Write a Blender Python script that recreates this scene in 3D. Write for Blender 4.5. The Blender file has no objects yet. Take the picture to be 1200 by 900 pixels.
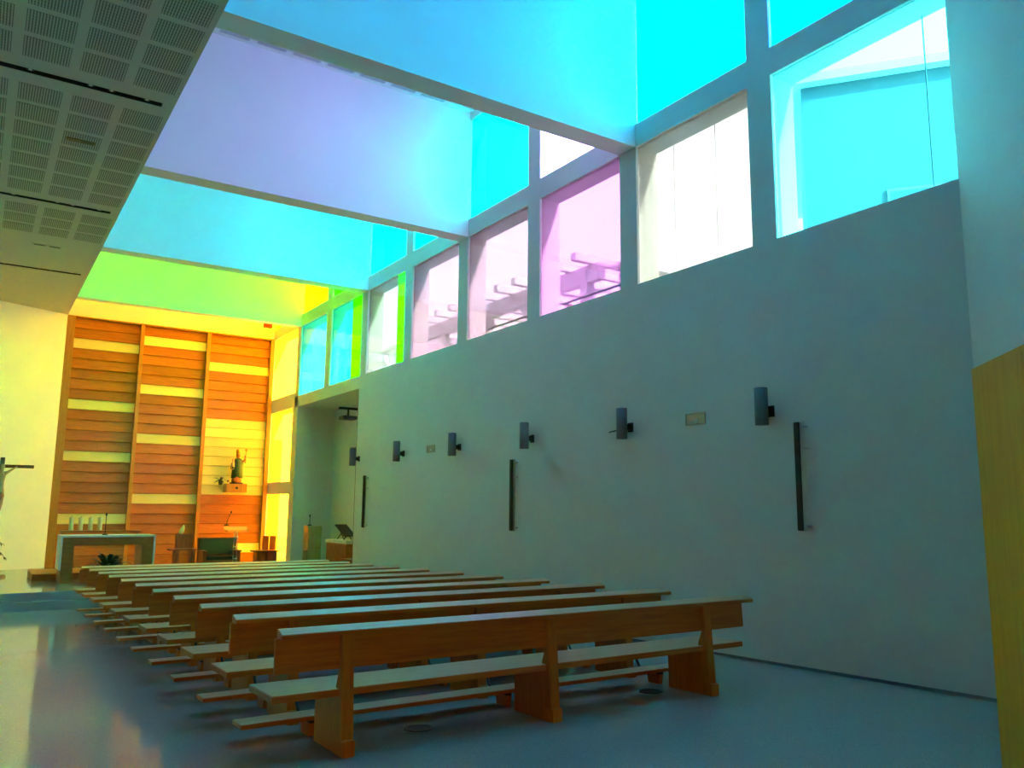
import bpy, bmesh, math, random
from mathutils import Vector, Matrix
random.seed(7)
scn = bpy.context.scene
COL = scn.collection
R = math.radians

# ---------------------------------------------------------------- camera
CAM = Vector((0, 0, 1.65))
FV = Vector((0.54239181, 0.82636188, 0.15145019))
RV = Vector((0.83520066, -0.54986928, 0.00914505))
UV = Vector((-0.09083493, -0.1215311, 0.98842259))
FPX = 952.19
cam = bpy.data.cameras.new('camera')
cam.sensor_width = 36.0
cam.lens = 36.0 * FPX / 1200.0
cam.clip_start = 0.05
cam.clip_end = 500
camo = bpy.data.objects.new('camera', cam)
COL.objects.link(camo)
M = Matrix((RV, UV, -FV)).transposed().to_4x4()
M.translation = CAM
camo.matrix_world = M
scn.camera = camo

# ---------------------------------------------------------------- sky, sun, exposure
world = bpy.data.worlds.new('sky')
scn.world = world
world.use_nodes = True
bg = world.node_tree.nodes['Background']
bg.inputs['Color'].default_value = (1.0, 0.98, 0.95, 1)
bg.inputs['Strength'].default_value = 36.0
sun = bpy.data.lights.new('sun', 'SUN')
sun.energy = 95.0
sun.angle = R(0.6)
sun.color = (1.0, 0.96, 0.88)
suno = bpy.data.objects.new('sun', sun)
COL.objects.link(suno)
SAZ, SEL = R(10.4), R(27)          # sun stands behind the nave, grazing the window wall
sd = Vector((-math.sin(SAZ) * math.cos(SEL), math.cos(SAZ) * math.cos(SEL), -math.sin(SEL)))
suno.rotation_euler = sd.to_track_quat('-Z', 'Y').to_euler()
suno.location = (20, -20, 20)
vs = scn.view_settings
vs.view_transform = 'Standard'
vs.look = 'None'
vs.gamma = 1.0
vs.use_curve_mapping = False
vs.exposure = 0.0
scn.cycles.max_bounces = 14
scn.cycles.diffuse_bounces = 8
scn.cycles.transparent_max_bounces = 12
scn.cycles.sample_clamp_indirect = 0.0

# ---------------------------------------------------------------- layout (metres)
XW = 7.615            # inner face of window wall
XO = 8.03             # its outer face
XC = 1.772            # edge of low perforated ceiling
ZS, ZT, ZU, ZH, ZR = 4.813, 6.875, 7.227, 9.29, 9.43   # sill, head of lower row, sill of upper row, its head, roof
YE = 25.44            # altar end wall
PITCH, M0, HM = 2.412, 6.144, 0.178
def mul(k): return M0 + PITCH * k      # centre line of mullion k
SL, YP = 0.025, 4.79
def fz(y): return -SL * (y - YP)       # sloping nave floor
ZP = -0.02                             # altar platform
Y1, Y2 = 18.02, 18.34                  # the two risers
def ray(x, y): return RV * ((x - 600) / FPX) + UV * ((450 - y) / FPX) + FV
def at(x, y, ax, v):                   # pixel -> point on the plane where coordinate ax equals v
    d = ray(x, y)
    return CAM + d * ((v - CAM[ax]) / d[ax])

# ---------------------------------------------------------------- materials
MATS = {}
def new_mat(name):
    m = bpy.data.materials.new(name)
    m.use_nodes = True
    nt = m.node_tree
    MATS[name] = m
    return m, nt, nt.nodes['Principled BSDF']
def plain(name, col, rough=0.6, metal=0.0, spec=0.5, noise=0.0, scale=8.0, bump=0.0, bscale=60.0):
    m, nt, b = new_mat(name)
    b.inputs['Base Color'].default_value = (*col, 1)
    b.inputs['Roughness'].default_value = rough
    b.inputs['Metallic'].default_value = metal
    b.inputs['Specular IOR Level'].default_value = spec
    tc = nt.nodes.new('ShaderNodeTexCoord')
    if noise:
        n = nt.nodes.new('ShaderNodeTexNoise'); n.inputs['Scale'].default_value = scale
        n.inputs['Detail'].default_value = 5
        nt.links.new(tc.outputs['Object'], n.inputs['Vector'])
        r = nt.nodes.new('ShaderNodeValToRGB')
        r.color_ramp.elements[0].position = 0.3; r.color_ramp.elements[1].position = 0.7
        r.color_ramp.elements[0].color = (*[c * (1 - noise) for c in col], 1)
        r.color_ramp.elements[1].color = (*[min(1, c * (1 + noise * .5)) for c in col], 1)
        nt.links.new(n.outputs['Fac'], r.inputs['Fac'])
        nt.links.new(r.outputs['Color'], b.inputs['Base Color'])
    if bump:
        n2 = nt.nodes.new('ShaderNodeTexNoise'); n2.inputs['Scale'].default_value = bscale
        nt.links.new(tc.outputs['Object'], n2.inputs['Vector'])
        bp = nt.nodes.new('ShaderNodeBump'); bp.inputs['Strength'].default_value = bump
        bp.inputs['Distance'].default_value = 0.01
        nt.links.new(n2.outputs['Fac'], bp.inputs['Height'])
        nt.links.new(bp.outputs['Normal'], b.inputs['Normal'])
    return m
def wood(name, c1, c2, stretch=(0.6, 9, 9), rough=0.42, per=True, spec=0.4):
    m, nt, b = new_mat(name)
    tc = nt.nodes.new('ShaderNodeTexCoord')
    mp = nt.nodes.new('ShaderNodeMapping'); mp.inputs['Scale'].default_value = stretch
    oi = nt.nodes.new('ShaderNodeObjectInfo')
    sc = nt.nodes.new('ShaderNodeVectorMath'); sc.operation = 'SCALE'; sc.inputs[0].default_value = (37, 61, 53)
    nt.links.new(oi.outputs['Random'], sc.inputs['Scale'])
    nt.links.new(sc.outputs['Vector'], mp.inputs['Location'])
    nt.links.new(tc.outputs['Object'], mp.inputs['Vector'])
    n = nt.nodes.new('ShaderNodeTexNoise'); n.inputs['Scale'].default_value = 3.0
    n.inputs['Detail'].default_value = 8; n.inputs['Roughness'].default_value = 0.65
    nt.links.new(mp.outputs['Vector'], n.inputs['Vector'])
    r = nt.nodes.new('ShaderNodeValToRGB')
    r.color_ramp.elements[0].position = 0.32; r.color_ramp.elements[1].position = 0.7
    r.color_ramp.elements[0].color = (*c1, 1); r.color_ramp.elements[1].color = (*c2, 1)
    nt.links.new(n.outputs['Fac'], r.inputs['Fac'])
    hs = nt.nodes.new('ShaderNodeHueSaturation')
    mr = nt.nodes.new('ShaderNodeMapRange'); mr.inputs['To Min'].default_value = 0.85 if per else 1; mr.inputs['To Max'].default_value = 1.15 if per else 1
    nt.links.new(oi.outputs['Random'], mr.inputs['Value'])
    nt.links.new(mr.outputs['Result'], hs.inputs['Value'])
    nt.links.new(r.outputs['Color'], hs.inputs['Color'])
    nt.links.new(hs.outputs['Color'], b.inputs['Base Color'])
    b.inputs['Roughness'].default_value = rough
    b.inputs['Specular IOR Level'].default_value = spec
    return m
def tint(name, col, refl=0.5):
    m = bpy.data.materials.new(name); m.use_nodes = True
    nt = m.node_tree; nt.nodes.remove(nt.nodes['Principled BSDF'])
    out = nt.nodes['Material Output']
    t = nt.nodes.new('ShaderNodeBsdfTransparent'); t.inputs['Color'].default_value = (*[c ** .5 for c in col], 1)   # a pane has two faces
    g = nt.nodes.new('ShaderNodeBsdfGlossy'); g.inputs['Roughness'].default_value = 0.02
    g.inputs['Color'].default_value = (1, 1, 1, 1)
    fr = nt.nodes.new('ShaderNodeFresnel'); fr.inputs['IOR'].default_value = 1.45
    ml = nt.nodes.new('ShaderNodeMath'); ml.operation = 'MULTIPLY'; ml.inputs[1].default_value = refl
    mx = nt.nodes.new('ShaderNodeMixShader')
    nt.links.new(fr.outputs[0], ml.inputs[0]); nt.links.new(ml.outputs[0], mx.inputs[0])
    nt.links.new(t.outputs[0], mx.inputs[1]); nt.links.new(g.outputs[0], mx.inputs[2])
    nt.links.new(mx.outputs[0], out.inputs['Surface'])
    MATS[name] = m
    return m
def slotted(name, base, dark):
    """perforated acoustic board: rows of short slots"""
    m, nt, b = new_mat(name)
    tc = nt.nodes.new('ShaderNodeTexCoord')
    sp = nt.nodes.new('ShaderNodeSeparateXYZ'); nt.links.new(tc.outputs['Object'], sp.inputs[0])
    def tri(sock, period, width):
        a = nt.nodes.new('ShaderNodeMath'); a.operation = 'PINGPONG'; a.inputs[1].default_value = period / 2
        nt.links.new(sock, a.inputs[0])
        c = nt.nodes.new('ShaderNodeMath'); c.operation = 'LESS_THAN'; c.inputs[1].default_value = width / 2
        nt.links.new(a.outputs[0], c.inputs[0])
        return c.outputs[0]
    sx = tri(sp.outputs['X'], 0.030, 0.015)
    sy = tri(sp.outputs['Y'], 0.060, 0.052)
    mu = nt.nodes.new('ShaderNodeMath'); mu.operation = 'MULTIPLY'
    nt.links.new(sx, mu.inputs[0]); nt.links.new(sy, mu.inputs[1])
    mx = nt.nodes.new('ShaderNodeMix'); mx.data_type = 'RGBA'
    mx.inputs['A'].default_value = (*base, 1); mx.inputs['B'].default_value = (*dark, 1)
    nt.links.new(mu.outputs[0], mx.inputs['Factor'])
    nt.links.new(mx.outputs['Result'], b.inputs['Base Color'])
    b.inputs['Roughness'].default_value = 0.8
    return m

PLASTER = plain('plaster', (0.64, 0.66, 0.60), 0.75, noise=0.03, scale=2.5, bump=0.12, bscale=90)
BEAMP = plain('beam_plaster', (0.84, 0.84, 0.82), 0.7, noise=0.02, scale=2, bump=0.05, bscale=90)
CEIL = plain('ceiling_board', (0.50, 0.50, 0.45), 0.8, noise=0.02, scale=4)
FIELD = slotted('perforated_board', (0.46, 0.46, 0.41), (0.13, 0.13, 0.115))
FIELDU = slotted('perforated_board_white', (0.72, 0.72, 0.70), (0.2, 0.2, 0.2))
BLACK = plain('black_metal', (0.012, 0.012, 0.013), 0.5, noise=0.1, scale=30)
GREYM = plain('grey_lacquered_metal', (0.17, 0.18, 0.20), 0.45, 0.3, noise=0.06, scale=30)
DARKM = plain('dark_bronze_metal', (0.045, 0.04, 0.035), 0.45, 0.5, noise=0.15, scale=20)
STEEL = plain('steel', (0.5, 0.5, 0.5), 0.3, 1.0, noise=0.05, scale=20)
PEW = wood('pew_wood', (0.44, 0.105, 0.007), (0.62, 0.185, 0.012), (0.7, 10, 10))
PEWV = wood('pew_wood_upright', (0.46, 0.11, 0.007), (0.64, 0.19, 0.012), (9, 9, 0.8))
PEWT = wood('pew_wood_lit_top', (0.58, 0.31, 0.15), (0.80, 0.46, 0.25), (0.6, 14, 10), rough=0.33)  # paler pew wood for upward faces: light from above put into the colour
SCRW = wood('screen_wood', (0.40, 0.105, 0.008), (0.60, 0.185, 0.014), (0.8, 8, 12))
SCRP = wood('screen_post_wood', (0.42, 0.17, 0.025), (0.56, 0.25, 0.04), (9, 9, 0.7))
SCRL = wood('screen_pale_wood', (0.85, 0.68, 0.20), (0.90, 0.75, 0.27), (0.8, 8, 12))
LOBBY = wood('lobby_oak_veneer', (0.70, 0.32, 0.006), (0.80, 0.42, 0.010), (7, 7, 0.5), rough=0.5, per=False)
CHAIRW = wood('sanctuary_chair_wood', (0.22, 0.06, 0.02), (0.38, 0.12, 0.035), (6, 6, 1.5))
ALTARW = wood('altar_wood', (0.32, 0.105, 0.022), (0.48, 0.18, 0.036), (1.2, 9, 5))
PALE = plain('pale_stone', (0.74, 0.74, 0.70), 0.35, noise=0.06, scale=6)
WAX = plain('ivory_wax', (0.86, 0.76, 0.38), 0.5, noise=0.03, scale=20)
LEAF = plain('dark_leaf', (0.018, 0.050, 0.016), 0.45, noise=0.35, scale=15)
TERRA = plain('plant_pot_clay', (0.12, 0.07, 0.05), 0.7, noise=0.15, scale=20)
OLIVE = plain('olive_upholstery', (0.085, 0.095, 0.05), 0.85, noise=0.12, scale=40, bump=0.2, bscale=200)
DARKC = plain('dark_upholstery', (0.03, 0.025, 0.022), 0.8, noise=0.1, scale=30)
GREENR = plain('painted_green_robe', (0.035, 0.11, 0.045), 0.5, noise=0.3, scale=18)
REDR = plain('painted_rose_robe', (0.45, 0.16, 0.10), 0.5, noise=0.3, scale=22)
FLESH = plain('painted_flesh', (0.55, 0.32, 0.20), 0.5, noise=0.08, scale=20)
GOLD = plain('gilt', (0.55, 0.33, 0.08), 0.35, 0.7, noise=0.15, scale=25)
BROWNF = plain('carved_dark_wood', (0.16, 0.07, 0.035), 0.55, noise=0.2, scale=20)
WHITEP = plain('white_paint', (0.85, 0.85, 0.83), 0.5, noise=0.03, scale=10)
REDP = plain('red_enamel', (0.75, 0.002, 0.002), 0.8, noise=0.05, scale=20)
CONC = plain('exterior_concrete', (0.70, 0.69, 0.66), 0.8, noise=0.1, scale=1.2)
FACADE = plain('exterior_render', (0.72, 0.71, 0.70), 0.85, noise=0.06, scale=1.5)
FACADE2 = plain('exterior_render_cream', (0.78, 0.76, 0.74), 0.85, noise=0.1, scale=1.5)
FACADE3 = plain('exterior_render_slate', (0.075, 0.075, 0.08), 0.85, noise=0.08, scale=1.5)
WINDARK = plain('exterior_window_glass', (0.05, 0.06, 0.08), 0.08, noise=0.05, scale=3)
CLEAR = tint('clear_acrylic', (0.90, 0.92, 0.88), 0.7)
YELAC = tint('yellowish_acrylic', (0.93, 0.90, 0.66), 0.7)
LENS = plain('frosted_lens', (0.75, 0.78, 0.75), 0.2, noise=0.04, scale=40)

# glossy poured floor: fine fleck, soft cloudiness
FLOOR, nt, b = new_mat('poured_floor')
tc = nt.nodes.new('ShaderNodeTexCoord')
n = nt.nodes.new('ShaderNodeTexNoise'); n.inputs['Scale'].default_value = 90; n.inputs['Detail'].default_value = 3
nt.links.new(tc.outputs['Object'], n.inputs['Vector'])
r = nt.nodes.new('ShaderNodeValToRGB'); r.color_ramp.elements[0].position = .35; r.color_ramp.elements[1].position = .65
r.color_ramp.elements[0].color = (0.25, 0.31, 0.305, 1); r.color_ramp.elements[1].color = (0.33, 0.405, 0.395, 1)
nt.links.new(n.outputs['Fac'], r.inputs['Fac']); nt.links.new(r.outputs['Color'], b.inputs['Base Color'])
n3 = nt.nodes.new('ShaderNodeTexNoise'); n3.inputs['Scale'].default_value = 3
nt.links.new(tc.outputs['Object'], n3.inputs['Vector'])
mr = nt.nodes.new('ShaderNodeMapRange'); mr.inputs['To Min'].default_value = .06; mr.inputs['To Max'].default_value = .13
nt.links.new(n3.outputs['Fac'], mr.inputs['Value']); nt.links.new(mr.outputs['Result'], b.inputs['Roughness'])
b.inputs['Specular IOR Level'].default_value = 0.6

# tinted glazing
GL = {
 'cyan':   tint('cyan_glass', (0.0, 0.56, 0.80)),
 'ice':    tint('ice_cyan_glass', (0.0, 0.36, 0.46)),
 'azure':  tint('azure_glass', (0.0, 0.33, 0.64)),
 'blue':   tint('blue_glass', (0.0, 0.16, 0.60)),
 'sea':    tint('sea_cyan_glass', (0.028, 0.34, 0.42)),
 'aqua':   tint('aqua_glass', (0.002, 0.19, 0.13)),
 'pale':   tint('pale_glass', (0.056, 0.062, 0.059)),
 'mist':   tint('mist_glass', (0.046, 0.066, 0.062)),
 'pink':   tint('pink_glass', (0.085, 0.036, 0.100)),
 'rose':   tint('rose_glass', (0.27, 0.20, 0.78)),
 'blush':  tint('blush_glass', (0.060, 0.041, 0.062)),
 'green':  tint('green_glass', (0.004, 0.95, 0.0)),
 'lemon':  tint('lemon_glass', (0.20, 0.40, 0.0)),
 'lime':   tint('lime_glass', (0.010, 0.55, 0.0)),
 'yellow': tint('yellow_glass', (0.85, 0.52, 0.0)),
 'amber':  tint('amber_glass', (0.80, 0.36, 0.008)),
 'rear':   tint('rear_fill_amber_glass', (0.060, 0.015, 0.0)),
 'turq':   tint('turquoise_glass', (0.0, 0.20, 0.12)),
}

# ---------------------------------------------------------------- mesh helpers
class MB:
    def __init__(self): self.v = []; self.f = []
    def add(self, vs, fs):
        o = len(self.v); self.v += [tuple(v) for v in vs]; self.f += [tuple(i + o for i in f) for f in fs]; return self
    def box(self, x0, x1, y0, y1, z0, z1):
        vs = [(x, y, z) for x in (x0, x1) for y in (y0, y1) for z in (z0, z1)]
        return self.add(vs, [(0, 1, 3, 2), (4, 6, 7, 5), (0, 4, 5, 1), (2, 3, 7, 6), (0, 2, 6, 4), (1, 5, 7, 3)])
    def prism(self, pts, axis, a, b):
        """extrude a closed polygon (2-D, in the two other axes) along an axis"""
        def P(p, t):
            if axis == 0: return (t, p[0], p[1])
            if axis == 1: return (p[0], t, p[1])
            return (p[0], p[1], t)
        n = len(pts); vs = [P(p, a) for p in pts] + [P(p, b) for p in pts]
        fs = [(i, (i + 1) % n, n + (i + 1) % n, n + i) for i in range(n)] + [tuple(range(n - 1, -1, -1)), tuple(range(n, 2 * n))]
        return self.add(vs, fs)
    def tube(self, pts, rad, seg=10, cap=True):
        pts = [Vector(p) for p in pts]
        rs = rad if isinstance(rad, (list, tuple)) else [rad] * len(pts)
        rings = []
        for i, p in enumerate(pts):
            d = (pts[min(i + 1, len(pts) - 1)] - pts[max(i - 1, 0)]).normalized()
            a = d.cross(Vector((0, 0, 1)) if abs(d.z) < .95 else Vector((1, 0, 0))).normalized(); c = d.cross(a)
            rings.append([p + (a * math.cos(t) + c * math.sin(t)) * rs[i] for t in (2 * math.pi * k / seg for k in range(seg))])
        vs = [v for r_ in rings for v in r_]
        fs = [(i * seg + k, i * seg + (k + 1) % seg, (i + 1) * seg + (k + 1) % seg, (i + 1) * seg + k) for i in range(len(pts) - 1) for k in range(seg)]
        if cap: fs += [tuple(range(seg - 1, -1, -1)), tuple((len(pts) - 1) * seg + k for k in range(seg))]
        return self.add(vs, fs)
    def loft(self, secs, seg=16):
        """secs: (cx, cy, z, rx, ry)"""
        vs = [(cx + rx * math.cos(t), cy + ry * math.sin(t), z) for cx, cy, z, rx, ry in secs for t in (2 * math.pi * k / seg for k in range(seg))]
        n = len(secs)
        fs = [(i * seg + k, i * seg + (k + 1) % seg, (i + 1) * seg + (k + 1) % seg, (i + 1) * seg + k) for i in range(n - 1) for k in range(seg)]
        fs += [tuple(range(seg - 1, -1, -1)), tuple((n - 1) * seg + k for k in range(seg))]
        return self.add(vs, fs)
    def ball(self, c, rx, ry, rz, seg=14, rings=8):
        return self.loft([(c[0], c[1], c[2] - rz * math.cos(math.pi * i / rings), max(.001, rx * math.sin(math.pi * i / rings)), max(.001, ry * math.sin(math.pi * i / rings))) for i in range(rings + 1)], seg)
    def blade(self, base, tip, width, droop, up=Vector((0, 0, 1)), n=5):
        """arched tapering leaf with a folded midrib"""
        b0, t0 = Vector(base), Vector(tip); d = t0 - b0; side = d.cross(up)
        side = side.normalized() if side.length > 1e-4 else Vector((1, 0, 0))
        vs = []
        for i in range(n + 1):
            u = i / n; p = b0 + d * u + Vector((0, 0, droop * 4 * u * (1 - u) - droop * u * u * 1.2)); w = width * (math.sin(math.pi * min(1, .12 + u * .88)) ** .7) * .5
            vs += [p - side * w, p + Vector((0, 0, -.15 * w)), p + side * w]
        o = []
        for i in range(n):
            a = i * 3; o += [(a, a + 3, a + 4, a + 1), (a + 1, a + 4, a + 5, a + 2)]
        return self.add(vs, o)
    def mesh(self, name, mat, bevel=0, smooth=False):
        me = bpy.data.meshes.new(name); me.from_pydata(self.v, [], self.f)
        bm = bmesh.new(); bm.from_mesh(me)
        bmesh.ops.recalc_face_normals(bm, faces=bm.faces)
        if bevel:
            bmesh.ops.bevel(bm, geom=[e for e in bm.edges if len(e.link_faces) == 2 and e.calc_face_angle(0) > .5], offset=bevel, segments=2, affect='EDGES', clamp_overlap=True)
        bm.to_mesh(me); bm.free()
        for m in (mat if isinstance(mat, (list, tuple)) else [mat]): me.materials.append(m)
        if smooth:
            for p in me.polygons: p.use_smooth = True
        return me
    def build(self, name, mat, parent=None, bevel=0, smooth=False, loc=None):
        return place(name, self.mesh(name, mat, bevel, smooth), parent, loc)
def place(name, me, parent=None, loc=None, rot=None):
    o = bpy.data.objects.new(name, me); COL.objects.link(o)
    if parent: o.parent = parent
    if loc is not None: o.location = loc
    if rot is not None: o.rotation_euler = rot
    return o
def tag(o, label, cat=None, group=None, kind=None):
    o['label'] = label
    if cat: o['category'] = cat
    if group: o['group'] = group
    if kind: o['kind'] = kind
    return o
def thing(name, label, cat, loc=(0, 0, 0), rot=(0, 0, 0), group=None):
    o = place(name, None, None, loc, rot); o.empty_display_size = .1
    return tag(o, label, cat, group)
def struct(name, mb, mat, label, bevel=0):
    return tag(mb.build(name, mat, None, bevel), label, kind='structure')
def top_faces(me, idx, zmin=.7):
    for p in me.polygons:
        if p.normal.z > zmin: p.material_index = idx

# ================================================================ SHELL
XL = -7.5           # left side wall, outside the frame
# nave floor
m = MB()
m.add([(XL, -4.5, fz(-4.5)), (12, -4.5, fz(-4.5)), (12, Y1, fz(Y1)), (XL, Y1, fz(Y1)),
       (XL, -4.5, fz(-4.5) - .3), (12, -4.5, fz(-4.5) - .3), (12, Y1, fz(Y1) - .3), (XL, Y1, fz(Y1) - .3)],
      [(0, 1, 2, 3), (7, 6, 5, 4), (0, 4, 5, 1), (2, 6, 7, 3), (1, 5, 6, 2), (0, 3, 7, 4)])
struct('floor', m, FLOOR, 'pale glossy poured floor of the nave sloping gently to the altar')
# altar platform: two risers
zmid = (fz(Y1) + ZP) / 2
m = MB()
m.box(XL, 9.2, Y1, Y2, -.7, zmid)
m.box(XL, 9.2, Y2, 26.2, -.7, ZP)
struct('floor_altar_platform', m, FLOOR, 'raised altar platform with two low steps')

# window wall with all its openings
ALC0, ALC1, ZA = mul(5) + HM, 23.03 + .12, 4.5        # alcove opening
YW0 = 3.84                                            # where the splayed rear wall begins
m = MB()
m.box(XW, XO, YW0 - .3, ALC0, -.9, ZS)                # solid wall below the windows
m.box(XW, XO, ALC0, ALC1, ZA, ZS)                     # lintel over the alcove
ZB1, ZB2, ZB3 = 4.94, 4.52, 2.37                      # bands in the last bay
Z9 = 2.02
m.box(XW, XO, YW0 - .3, YE + .3, ZT, ZU)              # band between the rows
m.box(XW, XO, YW0 - .3, YE + .3, ZH, ZR + .35)        # head band
for k in range(0, 8):
    c = mul(k)
    z0 = ZS if k < 7 else -.5
    h = HM if k < 7 else .14
    cc = c if k < 7 else 23.01
    m.box(XW, XO, cc - h, cc + h, z0, ZT)
    m.box(XW, XO, cc - h, cc + h, ZU, ZH)
m.box(XW, XO, 23.15, YE + .3, ZB2, ZB1)
m.box(XW, XO, 23.15, YE + .3, Z9, ZB3)
m.box(XW, XO, 23.15, YE + .3, -.7, ZP + .02)
struct('wall_right', m, PLASTER, 'long plaster window wall with square openings in two rows')
# alcove
XB = 8.86
for nme, bx_, lb in (('wall_alcove_back', (XB, XB + .2, ALC0 - .3, ALC1 + .3, -.8, ZA + .3), 'plaster back wall of the deep alcove'),
                     ('wall_alcove_far', (XW + .02, XB, ALC1, ALC1 + .2, ZP, ZA + .3), 'plaster side wall of the alcove towards the altar'),
                     ('wall_alcove_near', (XO, XB, ALC0 - .2, ALC0, -.8, ZA + .3), 'plaster side wall of the alcove towards the pews'),
                     ('ceiling_alcove', (XO, XB, ALC0, ALC1, ZA, ZA + .3), 'plaster soffit of the alcove')):
    struct(nme, MB().box(*bx_), PLASTER, lb)

# end wall behind the altar
m = MB(); m.box(XC - .6, XO, YE, YE + .3, -.7, ZR + .35)
struct('wall_end', m, BEAMP, 'plaster end wall rising above the timber screen')
# splayed wall left of the screen
m = MB()
pl = []
N = 14
for i in range(N + 1):
    u = i / N; x = XC - .004 - 9.4 * u; y = YE - .20 - 4.0 * u - 1.2 * u * u
    pl.append((x, y))
pts = pl + [(x - .1, y + .5) for x, y in reversed(pl)]
m.prism(pts, 2, -.7, ZT + .3)
struct('wall_splayed', m, BEAMP, 'gently curved plaster wall left of the timber screen')
# side wall on the left and rear walls (behind the camera)
m = MB(); m.box(XL - .3, XL, -4.8, 22.5, -.7, ZT + .3)
struct('wall_left', m, PLASTER, 'plain plaster side wall opposite the windows')
m = MB()
q = .70710678
A = Vector((XW, YW0)); B = A + Vector((-q, -q)) * 8.2
m.prism([(A.x, A.y), (B.x, B.y), (B.x + .25 * q, B.y - .25 * q), (A.x + .5, A.y - .02)], 2, -.7, ZR + .35)
RX0, RX1, RZ0, RZ1 = -5.6, .9, .9, 2.75               # added glazing behind the camera, unseen, warms the pew backs
m.box(XL - .3, RX0, -4.8, -4.5, -.7, ZR + .35)
m.box(RX1, B.x + .3, -4.8, -4.5, -.7, ZR + .35)
m.box(RX0, RX1, -4.8, -4.5, -.7, RZ0)
m.box(RX0, RX1, -4.8, -4.5, RZ1, ZR + .35)
m.box(XL, B.x + .3, -4.5, -.4, 2.95, 3.2)              # added unseen gallery slab, keeps the warm rear light off the beams
m.box(B.x, B.x + .3, -4.8, B.y + .1, -.7, ZR + .35)
struct('wall_rear', m, PLASTER, 'splayed plaster rear wall meeting the window wall')

# low ceiling on the left, with slots for the track lights
SLOTS = [mul(0), mul(2), mul(4), mul(6)]
SW = .062
m = MB()
ys = [-4.8]
for s in SLOTS: ys += [s - SW, s + SW]
ys.append(YE + .3)
for i in range(0, len(ys), 2): m.box(XL - .3, XC, ys[i], ys[i + 1], ZT, ZT + .25)
for s in SLOTS:
    m.box(1.63, XC, s - SW, s + SW, ZT, ZT + .25)
    m.box(XL - .3, 1.63, s - SW, s + SW, ZT + .16, ZT + .25)
ceil = struct('ceiling', m, CEIL, 'low flat ceiling of perforated boards with dark light slots')
fm = MB().box(-.2425, .2425, -.2425, .2425, -.004, .02).mesh('perforated_field', FIELD)
for b0, rows in ((SLOTS[0], 7), (SLOTS[1], 7), (SLOTS[2], 3)):
    for i in range(rows):
        for j in range(9):
            o = place('perforated_field', fm, ceil, (1.4615 - .6 * j, b0 + .61 + .6 * i, ZT))
# light-well roof and the side face above the low ceiling
m = MB()
m.box(XC - .25, XO, -4.8, YE + .3, ZR, ZR + .3)
wr = struct('ceiling_lightwell', m, BEAMP, 'high white roof over the light wells')
fu = MB().box(-.2425, .2425, -.12, .12, -.004, .02).mesh('perforated_field', FIELDU)
for bay in range(0, 4):
    y = mul(2 * bay + 1) - HM - .22
    for j in range(8): place('perforated_field', fu, wr, (2.35 + .62 * j, y, ZR))
m = MB(); m.box(XC - .25, XC, -4.8, YE + .3, ZT + .25, ZR)
struct('wall_lightwell', m, BEAMP, 'white upstand between low ceiling and light wells')
# deep beams
for i, k in enumerate((-1, 1, 3, 5, 7)):
    c = mul(k) if k < 7 else 23.01
    h = HM if k < 7 else .14
    if k == -1: c = 2.6
    m = MB(); m.box(XC, XW, c - h, c + h, ZT, ZR)
    struct('trim_%d' % (i + 1), m, BEAMP, ['deep white roof beam over the entrance', 'deep white roof beam above the rear pews', 'deep white roof beam between lavender and cyan light', 'deep white roof beam between cyan and green light', 'deep white roof beam next to the timber screen'][i])
# skirting line
m = MB(); m.add([(XW - .012, YW0, fz(YW0)), (XW, YW0, fz(YW0)), (XW, Y1, fz(Y1)), (XW - .012, Y1, fz(Y1)),
                 (XW - .012, YW0, fz(YW0) + .03), (XW, YW0, fz(YW0) + .03), (XW, Y1, fz(Y1) + .03), (XW - .012, Y1, fz(Y1) + .03)],
                [(0, 1, 2, 3), (4, 7, 6, 5), (0, 4, 5, 1), (1, 5, 6, 2), (2, 6, 7, 3), (3, 7, 4, 0)])
struct('baseboard_right', m, GREYM, 'thin grey skirting line under the window wall')

# ---------------------------------------------------------------- glazing
wn = [0]
def window(y0, y1, z0, z1, glass, label, seams=(), strips=(), k_dark=True):
    wn[0] += 1
    w = place('window_%d' % wn[0], None, None, (XW + .05, (y0 + y1) / 2, z0)); tag(w, label, kind='structure')
    hw, hh = (y1 - y0) / 2, z1 - z0
    # panes: list of (u0, u1, colour) from the near edge to the far one
    ps = strips or ((0, 1, glass),)
    for u0, u1, g in ps:
        a, b_ = -hw + 2 * hw * u0, -hw + 2 * hw * u1
        MB().box(-.006, .006, a + .004, b_ - .004, .0, hh).build('pane', GL[g], w)
    for s in seams:
        MB().box(.30, .312, -hw + 2 * hw * s - .0045, -hw + 2 * hw * s + .0045, 0, hh).build('mullion', GREYM if k_dark else WHITEP, w)
    return w
lower = {0: 'sea', 1: 'pale', 2: 'pink', 3: 'blush', 4: 'blush', 5: 'mist', 6: 'turq', 7: 'aqua'}
upper = {0: 'blue', 1: 'azure', 2: 'rose', 3: 'ice', 4: 'cyan', 5: 'cyan', 6: 'green', 7: 'lemon', 8: 'yellow'}
nm = {'ice': 'icy cyan', 'sea': 'sea blue', 'azure': 'azure', 'mist': 'misty white', 'cyan': 'cyan', 'blue': 'blue', 'pale': 'clear whitish', 'pink': 'pink', 'rose': 'pale rose', 'blush': 'blush', 'turq': 'turquoise', 'aqua': 'aqua', 'green': 'green', 'lemon': 'lemon yellow', 'yellow': 'yellow'}
def edges(k):
    y0 = mul(k - 1) + HM if k else YW0 - .05
    y1 = mul(k) - HM
    if k == 7: y1 = 23.01 - .14
    if k == 8: y0, y1 = 23.01 + .14, YE
    return y0, y1
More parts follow.
